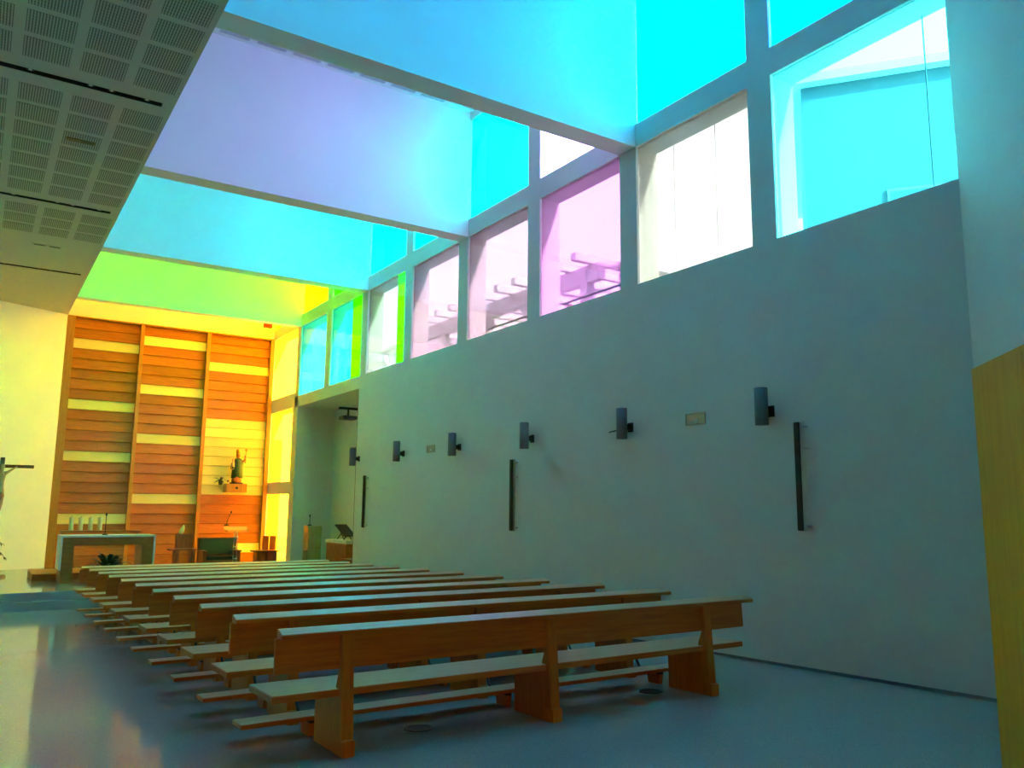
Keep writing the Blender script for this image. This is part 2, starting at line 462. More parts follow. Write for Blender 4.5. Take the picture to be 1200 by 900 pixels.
where = {0: 'beside the splayed rear wall', 1: 'second from the rear wall', 2: 'third from the rear wall', 3: 'fourth from the rear wall', 4: 'fifth from the rear wall', 5: 'sixth from the rear wall', 6: 'third from the end wall', 7: 'second from the end wall', 8: 'next to the timber screen'}
for k, g in lower.items():
    y0, y1 = edges(k)
    seams = {0: (.22,), 1: (.42, .8)}.get(k, ())
    strips = {6: ((0, .34, 'lime'), (.34, 1, 'turq')), 5: ((0, .22, 'lime'), (.22, 1, 'mist'))}.get(k, ())
    window(y0, y1, ZS, ZT, g, 'square %s glass window in the lower row, %s' % (nm[g], where[k]), seams, strips, k != 1)
for k, g in upper.items():
    y0, y1 = edges(k)
    window(y0, y1, ZU, ZH, g, 'square %s glass window in the upper row, %s' % (nm[g], where[k]))
y0, y1 = edges(8)
window(y0, y1, ZB1, ZT, 'amber', 'yellow glass window beside the top of the timber screen')
window(y0, y1, ZB3, ZB2, 'amber', 'yellow glass window beside the middle of the timber screen')
window(y0, y1, ZP + .02, Z9, 'amber', 'yellow glass door pane beside the foot of the timber screen')

w = place('window_%d' % (wn[0] + 1), None, None, ((RX0 + RX1) / 2, -4.62, RZ0)); tag(w, 'added unseen amber glazing behind the rearmost pew, a warm fill under the added gallery', kind='structure')
for i in range(5):
    u = (RX1 - RX0) / 5
    MB().box(-2.5 * u + u * i + .03, -2.5 * u + u * (i + 1) - .03, -.006, .006, 0, RZ1 - RZ0).build('pane', GL['rear'], w)
    MB().box(-2.5 * u + u * i - .03, -2.5 * u + u * i + .03, -.04, .04, 0, RZ1 - RZ0).build('mullion', GREYM, w)
# ================================================================ OUTSIDE
m = MB(); m.box(XO + .02, 70, -40, 70, -1.2, -.9); m.box(-30, XO + .02, -40, -4.85, -1.2, -.9)
g = struct('floor_courtyard', m, CONC, 'pale paved courtyard outside the windows')
def rail(k, z):
    y0, y1 = edges(k)
    t = thing('guard_rail', 'thin metal guard rail outside the %s window of the lower row' % {2: 'pink', 3: 'blush'}[k], 'rail', (XO + .06, (y0 + y1) / 2, ZS - .2), group='guard rails outside the windows')
    L = (y1 - y0) / 2
    MB().tube([(0, -L, .48), (0, L, .48)], .022, 8).build('top_bar', GREYM, t, smooth=True)
    for s in (-.45, .85): MB().tube([(0, s * L, 0), (0, s * L, .48 if s > 0 else .85)], .014, 8).build('upright', GREYM, t, smooth=True)
rail(2, 5.2); rail(3, 5.2)
# house turned to the church, seen through the first windows
hc = at(938, 104, 0, 14.0)
def house(name, label, corner, dx, dy, lx, ly, h, mat, wins, roof=0.0):
    """corner: ground corner; dx, dy unit directions of its two sides"""
    t = thing(name, label, 'building', (corner[0], corner[1], -.9))
    ang = math.atan2(dx[1], dx[0]); t.rotation_euler = (0, 0, ang)
    MB().box(0, lx, 0, ly, 0, h).build('wall', mat, t)
    MB().box(-.25, lx + .25, -.25, ly + .25, h, h + .18).build('roof_slab', CONC, t)
    for (u, z, w_, hh) in wins:
        f = MB().box(u - w_ / 2, u + w_ / 2, -.05, .03, z, z + hh).build('window_frame', GREYM, t)
        MB().box(u - w_ / 2 + .06, u + w_ / 2 - .06, -.06, -.045, z + .06, z + hh - .06).build('pane', WINDARK, f)
    return t
house('neighbour_house', 'flat roofed rendered house turned towards the cyan window', (hc.x, hc.y), (.6, -.8), None, 13, 8, hc.z + .9, FACADE3,
      [(2.2 + 2.6 * i, 1.0 + 3.2 * j, 1.3, 1.6) for i in range(4) for j in range(3)])
house('courtyard_block', 'long rendered block behind the courtyard with rows of dark windows', (19.5, 44.5), (0, -1), None, 21, 9, 11.5, FACADE2,
      [(2 + 3.0 * i, .9 + 3.6 * j, 1.4, 1.9) for i in range(7) for j in range(3)])
# timber porch frame outside the pink windows
t = thing('courtyard_pergola', 'tall slatted frame with diagonal braces outside the pink windows', 'pergola', (13.2, 21.5, -.9))
for (x, y) in ((0, -5), (0, 0), (0, 5), (2.6, -5), (2.6, 0), (2.6, 5)):
    MB().box(x - .14, x + .14, y - .14, y + .14, 0, 8.9).build('post', FACADE, t)
for x in (0, 2.6): MB().box(x - .12, x + .12, -5.6, 5.6, 8.5, 8.95).build('beam', FACADE, t)
for y in (-5, 0, 5): MB().prism([(y + .15, 5.6), (y + .45, 5.6), (y + 3.2, 8.5), (y + 2.8, 8.5)], 0, -.09, .09).build('brace', FACADE, t)
for i in range(12): MB().box(-.7, 3.3, -5.4 + .95 * i, -5.2 + .95 * i, 8.95, 9.15).build('slat', FACADE, t)
MB().box(-.05, .05, -5.2, 5.2, 7.2, 7.35).build('rail', FACADE2, t)

# ================================================================ TIMBER SCREEN
scr = thing('timber_screen', 'orange timber screen of lapped boards in three bays behind the altar', 'screen', (0, YE, ZP))
YF = -.10                                     # front plane, relative to the end wall
H = ZT - .03 - ZP
posts = [XC + .10, 3.72, 5.585, 7.52]
MB().box(XC, 7.60, -.015, -.002, 0, H).build('backing', SCRW, scr)
for i, x in enumerate(posts):
    w = (.10, .052, .052, .06)[i]
    MB().box(x - w, x + w, YF - .09, -.015, 0, H).build('post', SCRP, scr, .004)
MB().box(XC, 7.58, YF - .08, -.015, H, H + .03).build('cap_rail', SCRP, scr)
NB = 24; bh = H / NB
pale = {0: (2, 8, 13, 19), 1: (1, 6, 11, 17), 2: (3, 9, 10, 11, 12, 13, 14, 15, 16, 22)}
def board_mesh(L, mat):
    return MB().prism([(-.016, .012), (-.070, 0.0), (-.070, -.008), (-.092, .004), (-.052, bh - .004), (-.020, bh - .004)], 0, -L / 2, L / 2).mesh('board', mat)
for bay in range(3):
    x0 = posts[bay] + ((.10, .052, .052)[bay]); x1 = posts[bay + 1] - (.052 if bay < 2 else .06)
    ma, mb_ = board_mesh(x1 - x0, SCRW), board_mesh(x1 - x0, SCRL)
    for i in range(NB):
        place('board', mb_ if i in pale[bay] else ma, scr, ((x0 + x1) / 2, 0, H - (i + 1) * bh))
# red lamp and light strip on the end wall, above the screen
p = at(316, 381, 1, YE - .05)
t = thing('red_wall_lamp', 'small red signal lamp high on the end wall by the corner', 'lamp', (p.x - .05, YE, p.z))
MB().box(-.13, .13, -.10, 0, -.09, .09).build('housing', REDP, t, .01)
MB().box(.13, .34, -.07, 0, -.06, .06).build('mount', WHITEP, t, .01)

# ================================================================ PEWS
XS0, XS1 = 1.76, 6.29
pd = {}
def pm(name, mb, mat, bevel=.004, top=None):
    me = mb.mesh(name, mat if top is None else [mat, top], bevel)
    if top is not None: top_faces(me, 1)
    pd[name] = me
xc = 4.0                    # pew origin in x
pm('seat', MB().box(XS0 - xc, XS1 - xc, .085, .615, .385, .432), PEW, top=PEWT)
pm('backrest', MB().prism([(.095, .565), (.125, .565), (.135, .795), (.105, .795)], 0, 1.775 - xc, 6.325 - xc), PEW)
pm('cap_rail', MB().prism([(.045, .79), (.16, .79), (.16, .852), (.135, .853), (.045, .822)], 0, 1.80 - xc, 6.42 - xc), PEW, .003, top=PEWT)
pm('leg', MB().prism([(.075, 0), (.56, 0), (.56, .385), (.085, .385)], 0, -.04, .04), PEWV, .003)
pm('back_post', MB().prism([(.03, .10), (.10, .0), (.155, .0), (.150, .45), (.097, .57), (.102, .79), (.062, .79), (.040, .35)], 0, -.044, .044), PEWV, .003)
pm('heel_block', MB().box(-.046, .046, -.005, .12, 0, .105), PEWV, .006)
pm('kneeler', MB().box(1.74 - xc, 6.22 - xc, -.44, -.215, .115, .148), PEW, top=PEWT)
pm('kneeler_bracket', MB().tube([(0, .03, .30), (0, -.12, .105), (0, -.40, .10)], .013, 6).box(-.02, .02, -.42, -.23, .092, .115), BLACK, 0)
pm('kneeler_foot', MB().prism([(-.40, 0), (-.25, 0), (-.23, .092), (-.42, .092)], 0, -.025, .025), PEWV, .003)
ords = ['rearmost', 'second', 'third', 'fourth', 'fifth', 'sixth', 'seventh', 'eighth', 'ninth', 'tenth']
for k in range(11):
    y = 5.42 + 1.11 * k
    lab = 'long wooden pew in the %s row counted from the rear wall' % ords[k] if 0 < k < 10 else ('long wooden pew standing alone at the back, rearmost row without kneeler' if k == 0 else 'long wooden pew in the front row before the altar steps')
    t = thing('church_pew', lab, 'pew', (xc - .005 * k, y, fz(y)), (-math.atan(SL), 0, 0), 'pews in the nave')
    for n in ('seat', 'backrest', 'cap_rail'): place(n, pd[n], t)
    for x in (2.27, 4.02, 5.80):
        lg = place('leg', pd['leg'], t, (x - xc, 0, 0))
        place('back_post', pd['back_post'], lg); place('heel_block', pd['heel_block'], lg)
    if k:
        kn = place('kneeler', pd['kneeler'], t)
        for x in (2.27, 4.02, 5.80):
            place('kneeler_bracket', pd['kneeler_bracket'], kn, (x - xc, 0, 0)); place('kneeler_foot', pd['kneeler_foot'], kn, (x - xc, 0, 0))
# round floor vents
for (x, y, lab) in ((3.03, 5.88, 'round dark floor vent near the aisle end of the rearmost pew'), (5.46, 5.91, 'round dark floor vent near the wall end of the rearmost pew')):
    t = thing('floor_vent', lab, 'vent', (x, y, fz(y)), (-math.atan(SL), 0, 0), 'floor vents')
    MB().loft([(0, 0, .0, .115, .115), (0, 0, .006, .112, .112), (0, 0, .006, .092, .092), (0, 0, .003, .09, .09)], 28).build('ring', DARKM, t, smooth=False)
    MB().loft([(0, 0, .001, .09, .09), (0, 0, .004, .088, .088)], 24).build('grille', BLACK, t)

# ================================================================ ON THE WINDOW WALL
OCHREF = plain('grey_ochre_frame', (.30, .28, .18), .5, noise=.08, scale=30)
lamp_where = ['sixth from the alcove', 'fifth from the alcove', 'fourth from the alcove', 'third from the alcove', 'second from the alcove', 'at the edge of the alcove']
bodym = MB().loft([(0, 0, -.215, .062, .062), (0, 0, -.213, .076, .076), (0, 0, .213, .076, .076), (0, 0, .215, .062, .062), (0, 0, .19, .06, .06)], 24).mesh('lamp_body', GREYM, 0, True)
armm = MB().box(.06, .165, -.03, .03, -.085, -.005).box(.15, .17, -.05, .05, -.11, .02).mesh('wall_bracket', BLACK, .004)
lensm = MB().loft([(0, 0, .18, .058, .058), (0, 0, .192, .058, .058)], 20).mesh('lens', LENS)
for k in range(6):
    t = thing('wall_lamp', 'grey cylindrical up-and-down wall lamp, ' + lamp_where[k], 'lamp', (XW - .17, mul(k), 2.83), group='cylinder lamps on the window wall')
    place('lamp_body', bodym, t); place('wall_bracket', armm, t); place('lens', lensm, t)
for (y, z, lab) in ((7.33, 2.80, 'recessed emergency light between the fifth and sixth wall lamps from the alcove'), (14.55, 2.82, 'recessed emergency light between the second and third wall lamps from the alcove')):
    t = thing('emergency_light', lab, 'light', (XW, y, z), group='recessed emergency lights')
    m = MB(); a, b_ = .17, .075
    m.box(-.012, 0, -a, a, b_ - .02, b_).box(-.012, 0, -a, a, -b_, -b_ + .02).box(-.012, 0, -a, -a + .02, -b_, b_).box(-.012, 0, a - .02, a, -b_, b_)
    m.build('frame', OCHREF, t)
    MB().box(-.005, 0, -a + .02, a - .02, -b_ + .02, b_ - .02).build('reflector', plain('emergency_reflector', (.55, .52, .38), .25, .4, noise=.1, scale=30), t)
    MB().ball((-.012, -.02, -.02), .012, .035, .02).build('bulb', LENS, t, smooth=True)
for (y, z, lab) in ((5.73, 2.03, 'upright dark bar with clear plate on the wall beside the sixth lamp'), (11.46, 1.875, 'upright dark bar with clear plate on the wall beside the fourth lamp'), (17.66, 1.78, 'upright dark bar with clear plate on the wall beside the alcove')):
    t = thing('wall_bar', lab, 'wall bar', (XW, y, z), group='upright bars on the window wall')
    MB().box(-.10, -.065, -.015, .045, -.59, .59).build('bar', DARKM, t, .004)
    MB().box(-.066, -.060, -.075, .03, -.60, .60).build('clear_plate', CLEAR, t)
    for zz in (.54, .30, -.54): MB().tube([(-.075, -.06, zz), (0, -.06, zz)], .012, 10).build('bolt', STEEL, t, smooth=True)
t = thing('cable_stub', 'short bent cable sticking out beside the fifth wall lamp', 'cable', (XW, 8.78, 2.76))
MB().tube([(0, 0, 0), (-.05, .02, .0), (-.07, .10, -.012), (-.07, .17, -.02)], .009, 8).build('wire', DARKM, t, smooth=True)
MB().box(-.012, 0, -.04, .04, -.04, .04).build('plate', WHITEP, t, .003)

# ================================================================ OAK LOBBY (right foreground)
e = at(1138, 433, 1, 2.70)
t = thing('oak_lobby', 'tall oak veneered entrance lobby beside the camera, by the splayed wall', 'lobby', (e.x, e.y, fz(e.y)), (0, 0, R(45)))
hz = e.z - fz(e.y)
# local x runs along (q,q) away from the corner towards the window wall is hidden; faces towards -x, +y
MB().box(-3.2, 0, -.78, -.03, 0, hz - .02).build('carcass', LOBBY, t)
pw = .8
for i in range(4):
    MB().box(-pw * (i + 1) + .002, -pw * i - .002, -.03, 0, 0.0, hz).build('panel', LOBBY, t, .002)
MB().box(-3.2, 0, -.78, -.03, hz - .02, hz).build('top', LOBBY, t)

# ================================================================ TRACK LIGHTS IN THE CEILING SLOTS
for s, lab in zip(SLOTS, ('above the rear of the nave', 'over the rear pews', 'over the front pews', 'over the altar steps')):
    t = thing('track_light', 'black recessed track of spotlights in the ceiling slot ' + lab, 'light', (0, s, ZT), group='track lights in the low ceiling')
    m = MB(); m.box(XL, 1.63, -SW, -SW + .004, .004, .158).box(XL, 1.63, SW - .004, SW, .004, .158).box(XL, 1.63, -SW + .004, SW - .004, .154, .158).box(1.626, 1.63, -SW, SW, .004, .158)
    m.build('channel', BLACK, t)
    for x in (.12, .78, 1.02, 1.44, -1.3, -2.4):
        h_ = MB().loft([(x, 0, .02, .045, .045), (x, 0, .10, .04, .04), (x, 0, .15, .015, .015)], 14).build('spot_head', BLACK, t, smooth=True)
        MB().loft([(x, 0, .017, .022, .022), (x, 0, .0215, .022, .022)], 14).build('spot_lens', LENS, h_)
p = at(55, 288, 2, ZT)
t = thing('ceiling_vent', 'small slotted air vent in the plain part of the low ceiling', 'vent', (p.x, p.y, ZT))
MB().box(-.27, .27, -.05, .05, -.008, 0).build('frame', CEIL, t, .002)
for x in (-.13, .14): MB().box(x - .10, x + .10, -.025, .025, -.011, -.007).build('slot', BLACK, t)
p = at(95, 165, 2, ZT)
t = thing('ceiling_hatch', 'small ochre fitting set in a perforated ceiling board', 'fitting', (p.x, p.y, ZT - .004))
MB().box(-.19, .19, -.055, .055, -.012, 0).build('frame', plain('ochre_plastic', (.22, .16, .05), .6, noise=.1, scale=20), t, .003)
MB().box(.0, .17, -.035, .035, -.015, -.011).build('cover', plain('dark_ochre_plastic', (.12, .085, .02), .6, noise=.1, scale=20), t)

# ================================================================ SANCTUARY
# altar
ax0, ax1, ay, az = 1.67, 3.56, 20.05, 1.0
ad = .85
t = thing('altar', 'portal-shaped wooden altar table with pale top on the platform', 'altar', ((ax0 + ax1) / 2, ay, ZP))
W2 = (ax1 - ax0) / 2
MB().box(-W2 + .04, W2 - .04, 0, ad, .80, .965).build('top_beam', ALTARW, t, .004)
for s in (-1, 1):
    MB().box(*sorted((s * (W2 - .04), s * (W2 - .27))), 0, ad, 0, .80).build('leg', ALTARW, t, .004)
    MB().box(*sorted((s * W2, s * (W2 - .04))), 0, ad, .28 if s < 0 else 0, .965).build('lit_side', PALE, t, .003)  # pale colour stands in for light on the altar's wooden side
MB().box(-W2, W2, -.01, ad, .965, 1.005).build('table_top', PALE, t, .003)
# low plinth behind it
m = MB().box(1.25, 4.6, 20.95, 22.6, ZP, ZP + .15)
tag(m.build('altar_plinth', ALTARW, None, .01), 'low dark wooden plinth on the floor behind the altar', 'plinth')
# candle shelf with four candles
cs = [at(x, 621.5, 1, 21.6) for x in (83, 94, 105.5, 116.5)]
zc = sum(c.z for c in cs) / 4
t = thing('candle_console', 'narrow wooden console carrying four candles behind the altar', 'table', (0, 21.6, ZP + .15))
xa, xb = cs[0].x - .22, cs[3].x + .9
MB().box(xa, xb, -.14, .14, zc - ZP - .15 - .05, zc - ZP - .15).build('top', ALTARW, t, .004)
for x in (xa + .05, xb - .05): MB().box(x - .03, x + .03, -.12, .12, 0, zc - ZP - .15 - .05).build('leg', ALTARW, t, .003)
lab = ['short ivory candle on the console, nearest the splayed wall', 'short ivory candle on the console, second from the splayed wall', 'short ivory candle on the console, third from the splayed wall', 'short ivory candle on the console, next to the altar microphone']
for i, c in enumerate(cs):
    t = thing('candle', lab[i], 'candle', (c.x, 21.6, zc), group='candles behind the altar')
    MB().loft([(0, 0, 0, .05, .05), (0, 0, .30, .05, .05), (0, 0, .295, .035, .035)], 16).build('wax', WAX, t, smooth=False)
    MB().tube([(0, 0, .29), (.003, 0, .325)], .004, 6).build('wick', BLACK, t)
def mic(loc, h, lean, label, base=True):
    t = thing('microphone', label, 'microphone', loc)
    pts = [(lean * (u ** 2), 0, h * u) for u in (0, .25, .5, .75, 1)]
    MB().tube(pts, .009, 8).build('gooseneck', BLACK, t, smooth=True)
    MB().ball((lean, 0, h + .01), .022, .022, .035).build('capsule', BLACK, t, smooth=True)
    if base: MB().loft([(0, 0, 0, .06, .06), (0, 0, .025, .055, .055), (0, 0, .035, .02, .02)], 16).build('base', BLACK, t)
    return t
p = at(123, 626, 1, 20.35)
mic((p.x, 20.35, ZP + 1.005), .44, 0.0, 'thin black microphone standing on the altar top')
# plant before the altar
def spiky(loc, n, length, width, label, name='potted_plant', pot=(.16, .22), tall=0.0, rise=.55):
    t = thing(name, label, 'plant', loc)
    MB().loft([(0, 0, 0, pot[0] * .75, pot[0] * .75), (0, 0, pot[1], pot[0], pot[0]), (0, 0, pot[1] - .03, pot[0] * .85, pot[0] * .85)], 18).build('pot', TERRA, t)
    if tall: MB().tube([(0, 0, pot[1] - .05), (.01, .01, pot[1] + tall * .5), (0, 0, pot[1] + tall)], [.03, .026, .02], 8).build('stem', BROWNF, t, smooth=True)
    for i in range(n):
        a = 2.399 * i + random.uniform(-.2, .2); el = rise * (.25 + 1.1 * (i / n)); L = length * random.uniform(.8, 1.1)
        z0 = pot[1] - .02 + tall
        b_ = Vector((.02 * math.cos(a), .02 * math.sin(a), z0))
        tip = b_ + Vector((math.cos(a) * math.cos(el), math.sin(a) * math.cos(el), math.sin(el))) * L
        MB().blade(b_, tip, width, L * .16).build('leaf', LEAF, t)
    return t
p = at(126, 668, 1, 19.4)
spiky((p.x, 19.4, ZP), 44, .56, .10, 'dark spiky leaved pot plant on the floor in front of the altar', pot=(.15, .28), rise=.85)
# palm near the crucifix: fronds of leaflets
t = thing('palm', 'green potted palm with arching fronds beside the crucifix', 'plant', (.10, 21.4, ZP))
MB().loft([(0, 0, 0, .16, .16), (0, 0, .34, .21, .21), (0, 0, .30, .18, .18)], 18).build('pot', TERRA, t)
MB().tube([(0, 0, .28), (.02, 0, .6), (.0, 0, .85)], [.05, .04, .03], 8).build('stem', BROWNF, t, smooth=True)
for i in range(11):
    a = 2.399 * i + .2; L = .62 + .08 * math.sin(i * 2.1); el = .25 + .08 * (i % 6)
    rib = []
    for j in range(8):
        u = j / 7; rib.append(Vector((math.cos(a) * L * u, math.sin(a) * L * u, .82 + L * (u * math.tan(el) - .75 * u * u))))
    m = MB().tube(rib, [.008 - .0008 * j for j in range(8)], 5)
    for j in range(1, 8):
        for s in (-1, 1):
            d = (rib[j] - rib[j - 1]).normalized(); sd_ = d.cross(Vector((0, 0, 1))).normalized() * s
            m.blade(rib[j], rib[j] + (d * .55 + sd_ * .8 + Vector((0, 0, -.25))) * .21 * (1.05 - .07 * j), .03, .01, n=3)
    m.build('frond', LEAF, t)
# crucifix
c0 = at(2.5, 546, 1, 22.5)
t = thing('crucifix', 'tall standing wooden crucifix with carved figure beside the splayed wall', 'crucifix', (c0.x, 22.5, ZP))
zb = c0.z - ZP
MB().box(-.045, .045, -.03, .03, 0, zb + .20).build('post', BROWNF, t, .004)
MB().box(-.66, .645, -.035, .025, zb - .04, zb + .035).build('crossbeam', BROWNF, t, .004)
MB().loft([(0, 0, 0, .30, .30), (0, 0, .05, .28, .28), (0, 0, .07, .08, .08)], 20).build('base', BROWNF, t)
# carved figure: one continuous skinned body, arms up to the beam
sk = bpy.data.meshes.new('figure')
V = [(0, -.10, zb - .62), (0, -.11, zb - .42), (0, -.12, zb - .22), (0, -.12, zb - .12), (.01, -.13, zb - .02), (.012, -.135, zb + .05),
     (.12, -.11, zb - .145), (.22, -.09, zb - .07), (.31, -.06, zb - .005), (-.12, -.11, zb - .145), (-.22, -.09, zb - .07), (-.31, -.06, zb - .005),
     (.055, -.10, zb - .66), (.05, -.15, zb - .88), (.02, -.08, zb - 1.10), (.015, -.10, zb - 1.18), (-.055, -.10, zb - .66), (-.03, -.15, zb - .88), (-.01, -.08, zb - 1.10), (-.008, -.10, zb - 1.18)]
E_ = [(0, 1), (1, 2), (2, 3), (3, 4), (4, 5), (2, 6), (6, 7), (7, 8), (2, 9), (9, 10), (10, 11), (0, 12), (12, 13), (13, 14), (14, 15), (0, 16), (16, 17), (17, 18), (18, 19)]
RR = [.085, .075, .085, .035, .055, .05, .04, .028, .02, .04, .028, .02, .06, .042, .025, .022, .06, .042, .025, .022]
sk.from_pydata(V, E_, [])
fig = place('figure', sk, t)
mod = fig.modifiers.new('skin', 'SKIN')
for i, v in enumerate(sk.skin_vertices[0].data if sk.skin_vertices else []): v.radius = (RR[i], RR[i] * .85)
if not sk.skin_vertices:
    bm = bmesh.new(); bm.from_mesh(sk); lay = bm.verts.layers.skin.verify()
    for i, v in enumerate(bm.verts): v[lay].radius = (RR[i], RR[i] * .85); v[lay].use_root = (i == 0)
    bm.to_mesh(sk); bm.free()
sub = fig.modifiers.new('sub', 'SUBSURF'); sub.levels = 2; sub.render_levels = 2
sk.materials.append(FLESH)
MB().loft([(0, -.105, zb - .80, .085, .075), (0, -.105, zb - .70, .10, .085), (0, -.10, zb - .60, .088, .075)], 14).build('loincloth', REDR, t, smooth=True)

# saint on a bracket
s0 = at(275.5, 577, 1, YE - .3)
t = thing('wall_shelf', 'plain wooden block bracket on the pale boards of the screen', 'shelf', (s0.x, YE - .09, s0.z))
MB().box(-.30, .30, -.36, 0, 0, .255).build('block', SCRP, t, .006)
MB().box(-.04, .04, -.366, -.358, .10, .16).build('badge', BLACK, t)
zt_ = s0.z + .255
t = thing('saint_statue', 'painted statue of a robed figure in a green cloak on the wooden bracket', 'statue', (s0.x + .02, YE - .29, zt_))
MB().loft([(0, 0, 0, .20, .13), (0, 0, .035, .20, .13), (0, 0, .04, .16, .11)], 18).build('base', BLACK, t)
MB().loft([(0, 0, .03, .15, .115), (0, 0, .12, .145, .11), (.005, 0, .30, .13, .10), (.01, 0, .48, .125, .095), (.012, 0, .62, .135, .09), (.012, 0, .72, .12, .075), (.01, 0, .765, .05, .045), (.01, -.005, .79, .042, .042), (.01, -.01, .83, .058, .06), (.01, -.015, .88, .062, .066), (.01, -.01, .93, .05, .055), (.01, -.008, .96, .015, .015)], 20).build('body', REDR, t, smooth=True)
m = MB()
secs = [(.01, .015, .17, .175, .12), (.01, .012, .33, .165, .12), (.01, .01, .50, .155, .115), (.012, .01, .63, .165, .105), (.012, .006, .735, .125, .09), (.01, .005, .775, .062, .058)]
m.loft(secs, 20); m.build('cloak', GREENR, t, smooth=True)
MB().ball((.01, -.02, .885), .056, .062, .075).build('face', FLESH, t, smooth=True)
MB().loft([(.01, -.01, .93, .068, .07), (.01, -.01, 1.03, .06, .06), (.01, -.01, 1.045, .02, .02)], 16).build('crown', GOLD, t, smooth=True)
MB().tube([(.12, .0, .66), (.19, -.05, .70), (.20, -.10, .80)], [.045, .038, .026], 10).ball((.20, -.11, .83), .03, .03, .04).build('arm', FLESH, t, smooth=True)
MB().tube([(.205, -.12, .62), (.215, -.12, 1.0)], .011, 8).ball((.215, -.12, 1.02), .04, .02, .04).build('sceptre', GOLD, t, smooth=True)
MB().loft([(-.15, -.04, .42, .05, .05), (-.15, -.05, .52, .062, .055), (-.14, -.05, .62, .05, .045), (-.14, -.055, .66, .025, .025), (-.14, -.06, .72, .04, .04), (-.14, -.06, .77, .012, .012)], 12).build('held_child', FLESH, t, smooth=True)
MB().tube([(-.10, .0, .66), (-.17, -.05, .52), (-.13, -.11, .46)], [.05, .042, .03], 10).build('arm', GREENR, t, smooth=True)
p = at(262, 567, 1, YE - .3)
t = thing('flower_bunch', 'small dark flower arrangement hanging at the edge of the statue bracket', 'flowers', (s0.x - .42, YE - .30, zt_ - .06))
MB().loft([(-.02, 0, .02, .05, .05), (-.02, 0, .14, .07, .07), (-.02, 0, .12, .05, .05)], 12).build('vase', TERRA, t)
for i in range(16):
    a = 2.4 * i; d = Vector((math.cos(a) * .8 - .35, math.sin(a) * .6 - .1, random.uniform(-.4, .7)))
    MB().blade((-.02, 0, .13), Vector((-.02, 0, .13)) + d * .22, .07, .03, n=4).build('leaf', LEAF, t)
for i, (x, z) in enumerate(((.10, .18), (.18, .14), (.05, .25), (-.02, .22))):
    MB().ball((x, -.06, z), .035, .03, .03, 10, 6).build('bloom', (WAX, REDR)[i % 2], t, smooth=True)

# sanctuary seats
def px(x, y, Y): return at(x, y, 1, Y)
def zz(x, y, Y): return at(x, y, 1, Y).z - ZP
# stool table with a tall board and a pale leaf shape
Y = 23.3
a, b_ = px(198, 643, Y), px(229, 643, Y)
t = thing('wooden_stool', 'low wooden side table with a tall back board left of the cushioned seat', 'side table', ((a.x + b_.x) / 2, Y, ZP))
w = (b_.x - a.x) / 2; hs_ = (a.z + b_.z) / 2 - ZP
MB().box(-w, w, -.2, .25, hs_ - .04, hs_).build('top', CHAIRW, t, .004)
for x in (-.15, w - .08): MB().box(x - .05, x + .05, -.16, .2, 0, hs_ - .04).build('leg', CHAIRW, t, .003)
pa, pb = px(206, 626, Y + .22), px(226, 626, Y + .22)
cx_ = t.location.x
MB().box(pa.x - cx_, pb.x - cx_, .21, .25, hs_, pa.z - ZP).build('back_board', CHAIRW, t, .004)
pf = px(212.5, 625.5, Y + .2)
t = thing('pale_leaf_shape', 'pale leaf-shaped piece of guessed nature above the back board of the side table', 'flower', (pf.x, Y + .23, pf.z - .0))  # made-up solid for an unidentified pale leaf-shaped spot
MB().loft([(0, 0, 0, .05, .03), (0, 0, .05, .07, .035), (.02, 0, .12, .065, .03), (.045, 0, .19, .035, .018), (.06, 0, .24, .006, .006)], 14).build('leaf_shape', WAX, t, smooth=True)
# presider's seat
Y = 23.4
a, b_ = px(238, 632, Y), px(282, 632, Y)
t = thing('cushioned_seat', 'wide wooden seat with olive upholstered back and dark cushion', 'chair', ((a.x + b_.x) / 2, Y, ZP))
w = (b_.x - a.x) / 2; hb = a.z - ZP
MB().box(-w, w, .42, .50, .34, hb).build('backrest', OLIVE, t, .012)
MB().box(-w + .06, w - .06, -.02, .42, .20, .30).build('cushion', DARKC, t, .02)
MB().box(-w + .04, w - .04, -.06, .46, .13, .20).build('seat', CHAIRW, t, .004)
for s in (-1, 1):
    MB().box(*sorted((s * w, s * (w - .10))), -.06, .46, 0, .42).build('side_panel', CHAIRW, t, .004)
    MB().box(*sorted((s * (w + .02), s * (w - .12))), -.10, .50, .42, .46).build('armrest', CHAIRW, t, .004)
MB().box(-w - .02, w + .02, .50, .54, 0, hb + .03).build('back_panel', CHAIRW, t, .004)
# chair with two-board back
Y = 23.5
a, b_ = px(299, 645, Y), px(333, 645, Y)
t = thing('slab_chair', 'reddish wooden chair with a back of two upright boards by the yellow door', 'chair', (7.08, Y, ZP), (0, 0, 0))
hs_ = (a.z + b_.z) / 2 - ZP
MB().box(-.30, .38, -.1, .4, hs_ - .04, hs_).build('seat', CHAIRW, t, .004)
MB().box(-.22, .02, -.06, .36, 0, hs_ - .04).build('side_panel', CHAIRW, t, .004)
MB().box(.06, .34, -.06, .36, 0, hs_ - .04).build('side_panel', CHAIRW, t, .004)
for x in (.12, .32): MB().box(x - .085, x + .085, .34, .38, hs_, zz(316, 628, Y + .3)).build('back_board', CHAIRW, t, .004)
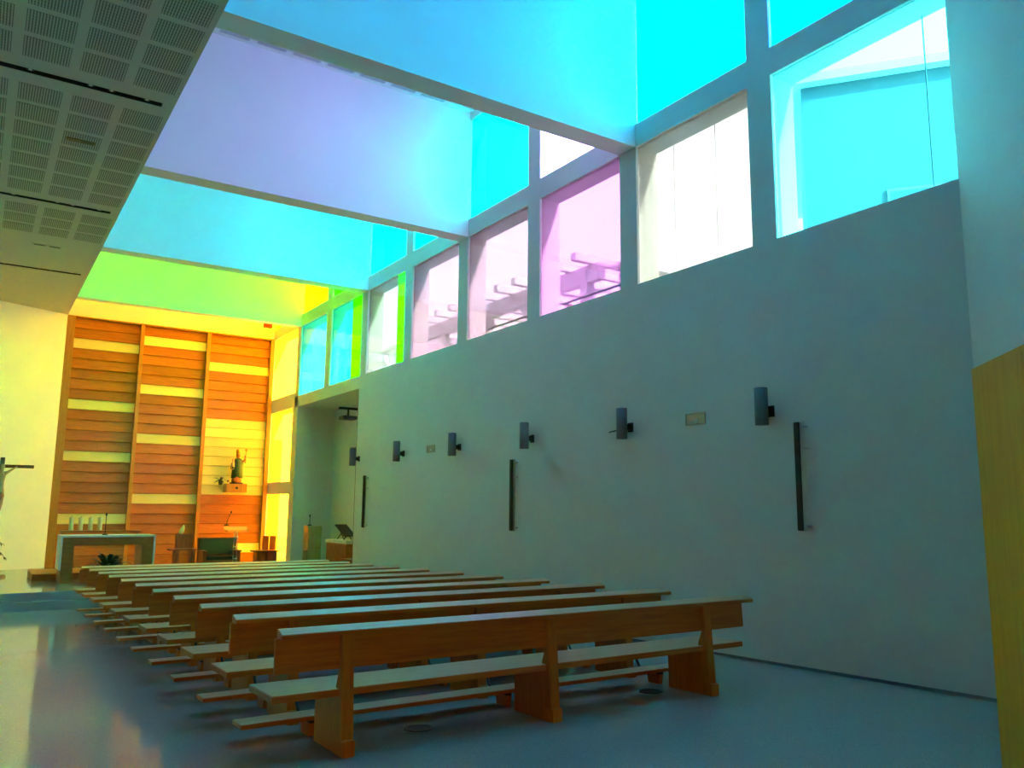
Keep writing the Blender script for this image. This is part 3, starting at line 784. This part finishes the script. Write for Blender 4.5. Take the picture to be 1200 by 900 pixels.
# acrylic ambo
Y = 22.0
pt = px(277, 620, Y)
t = thing('acrylic_ambo', 'clear acrylic lectern with round post in front of the cushioned seat', 'lectern', (pt.x, Y, ZP))
ht = pt.z - ZP
MB().loft([(0, 0, 0, .22, .22), (0, 0, .02, .22, .22)], 24).build('base', CLEAR, t)
MB().tube([(0, 0, .02), (0, 0, ht - .04)], .055, 16).build('post', CLEAR, t, smooth=True)
for z in (.3, .6, .85): MB().tube([(0, 0, z), (0, 0, z + .03)], .06, 16).build('collar', STEEL, t, smooth=True)
m = MB().prism([(-.17, ht - .07), (.17, ht + .05), (.17, ht + .07), (-.17, ht - .05)], 0, -.31, .30); m.build('reading_top', CLEAR, t)
mp = px(265.5, 616, Y)
mic((mp.x, Y, mp.z), .34, .10, 'thin black gooseneck microphone on the clear lectern')

# ================================================================ ALCOVE CONTENTS
p0, p1 = px(361, 617, 21.9), px(377, 617, 21.9)
t = thing('tinted_lectern', 'tall boxy lectern of yellowish acrylic standing in the alcove', 'lectern', ((p0.x + p1.x) / 2, 21.9, ZP))
w = (p1.x - p0.x) / 2; hl = p0.z - ZP
MB().box(-w, w, -.02, 0, 0, hl).build('front', YELAC, t); MB().box(-w, w, .34, .36, 0, hl).build('rear', YELAC, t)
for s in (-1, 1): MB().box(*sorted((s * w, s * (w - .02))), 0, .34, 0, hl).build('side', YELAC, t)
MB().box(-w, w, 0, .34, .55, .57).build('shelf', YELAC, t)
MB().box(-w, w + .02, -.03, .37, hl, hl + .02).build('top', YELAC, t)
pm_ = px(363.5, 616, 21.9)
mic((pm_.x, 21.95, ZP + hl + .02), .26, 0.0, 'thin black microphone on the yellowish lectern')
t = thing('alcove_cabinet', 'wooden cabinet with pale top against the back of the alcove', 'cabinet', (8.5, 20.9, ZP))
MB().box(-.3, .34, -.7, .75, 0, .72).build('body', ALTARW, t, .004)
MB().box(-.33, .34, -.72, .78, .72, .80).build('top', PALE, t, .004)
for y in (-.36, .36): MB().box(-.315, -.3, y - .34, y + .34, .06, .68).build('door', CHAIRW, t, .003)
t = thing('music_desk', 'black folding music desk standing on the alcove cabinet', 'music stand', (8.42, 20.95, ZP + .815))
MB().prism([(-.42, .10), (-.40, .08), (.30, .36), (.28, .39)], 0, -.16, .16).build('desk', BLACK, t)
for x in (-.1, .1):
    MB().tube([(x, -.25, 0), (x, .12, .28)], .014, 6).build('strut', BLACK, t)
    MB().tube([(x, .22, 0), (x, -.12, .20)], .014, 6).build('strut', BLACK, t)
t = thing('alcove_bench', 'wooden bench with a tall end board at the near side of the alcove', 'bench', (8.15, 19.3, ZP))
MB().box(-.28, .28, -.45, .5, .34, .39).build('seat', CHAIRW, t, .004)
MB().box(-.28, .28, -.50, -.45, 0, .95).build('end_board', CHAIRW, t, .004)
for (x, y) in ((-.24, .45), (.24, .45)): MB().box(x - .03, x + .03, y - .03, y + .03, 0, .34).build('leg', CHAIRW, t, .003)
# projector on its arm
t = thing('projector', 'small projector on a black arm high on the alcove wall', 'projector', (XB - .005, 20.9, 4.22))
MB().box(-.02, 0, -.12, .12, -.02, .14).build('wall_plate', BLACK, t)
MB().box(-.75, -.02, -.03, .03, .06, .12).build('arm', BLACK, t, .004)
MB().tube([(-.48, 0, .07), (-.48, 0, -.12)], .025, 10).build('drop_rod', BLACK, t)
MB().box(-.68, -.28, -.17, .17, -.22, -.12).build('housing', GREYM, t, .012)
MB().tube([(-.60, .17, -.17), (-.60, .20, -.17)], .035, 14).build('lens', LENS, t)
# folded door leaf at the near edge of the alcove
m = MB().box(XW + .05, XW + .10, ALC0 + .02, ALC0 + .15, ZP, ZA - .01)
struct('door_1', m, BROWNF, 'dark folded door leaf at the edge of the alcove')
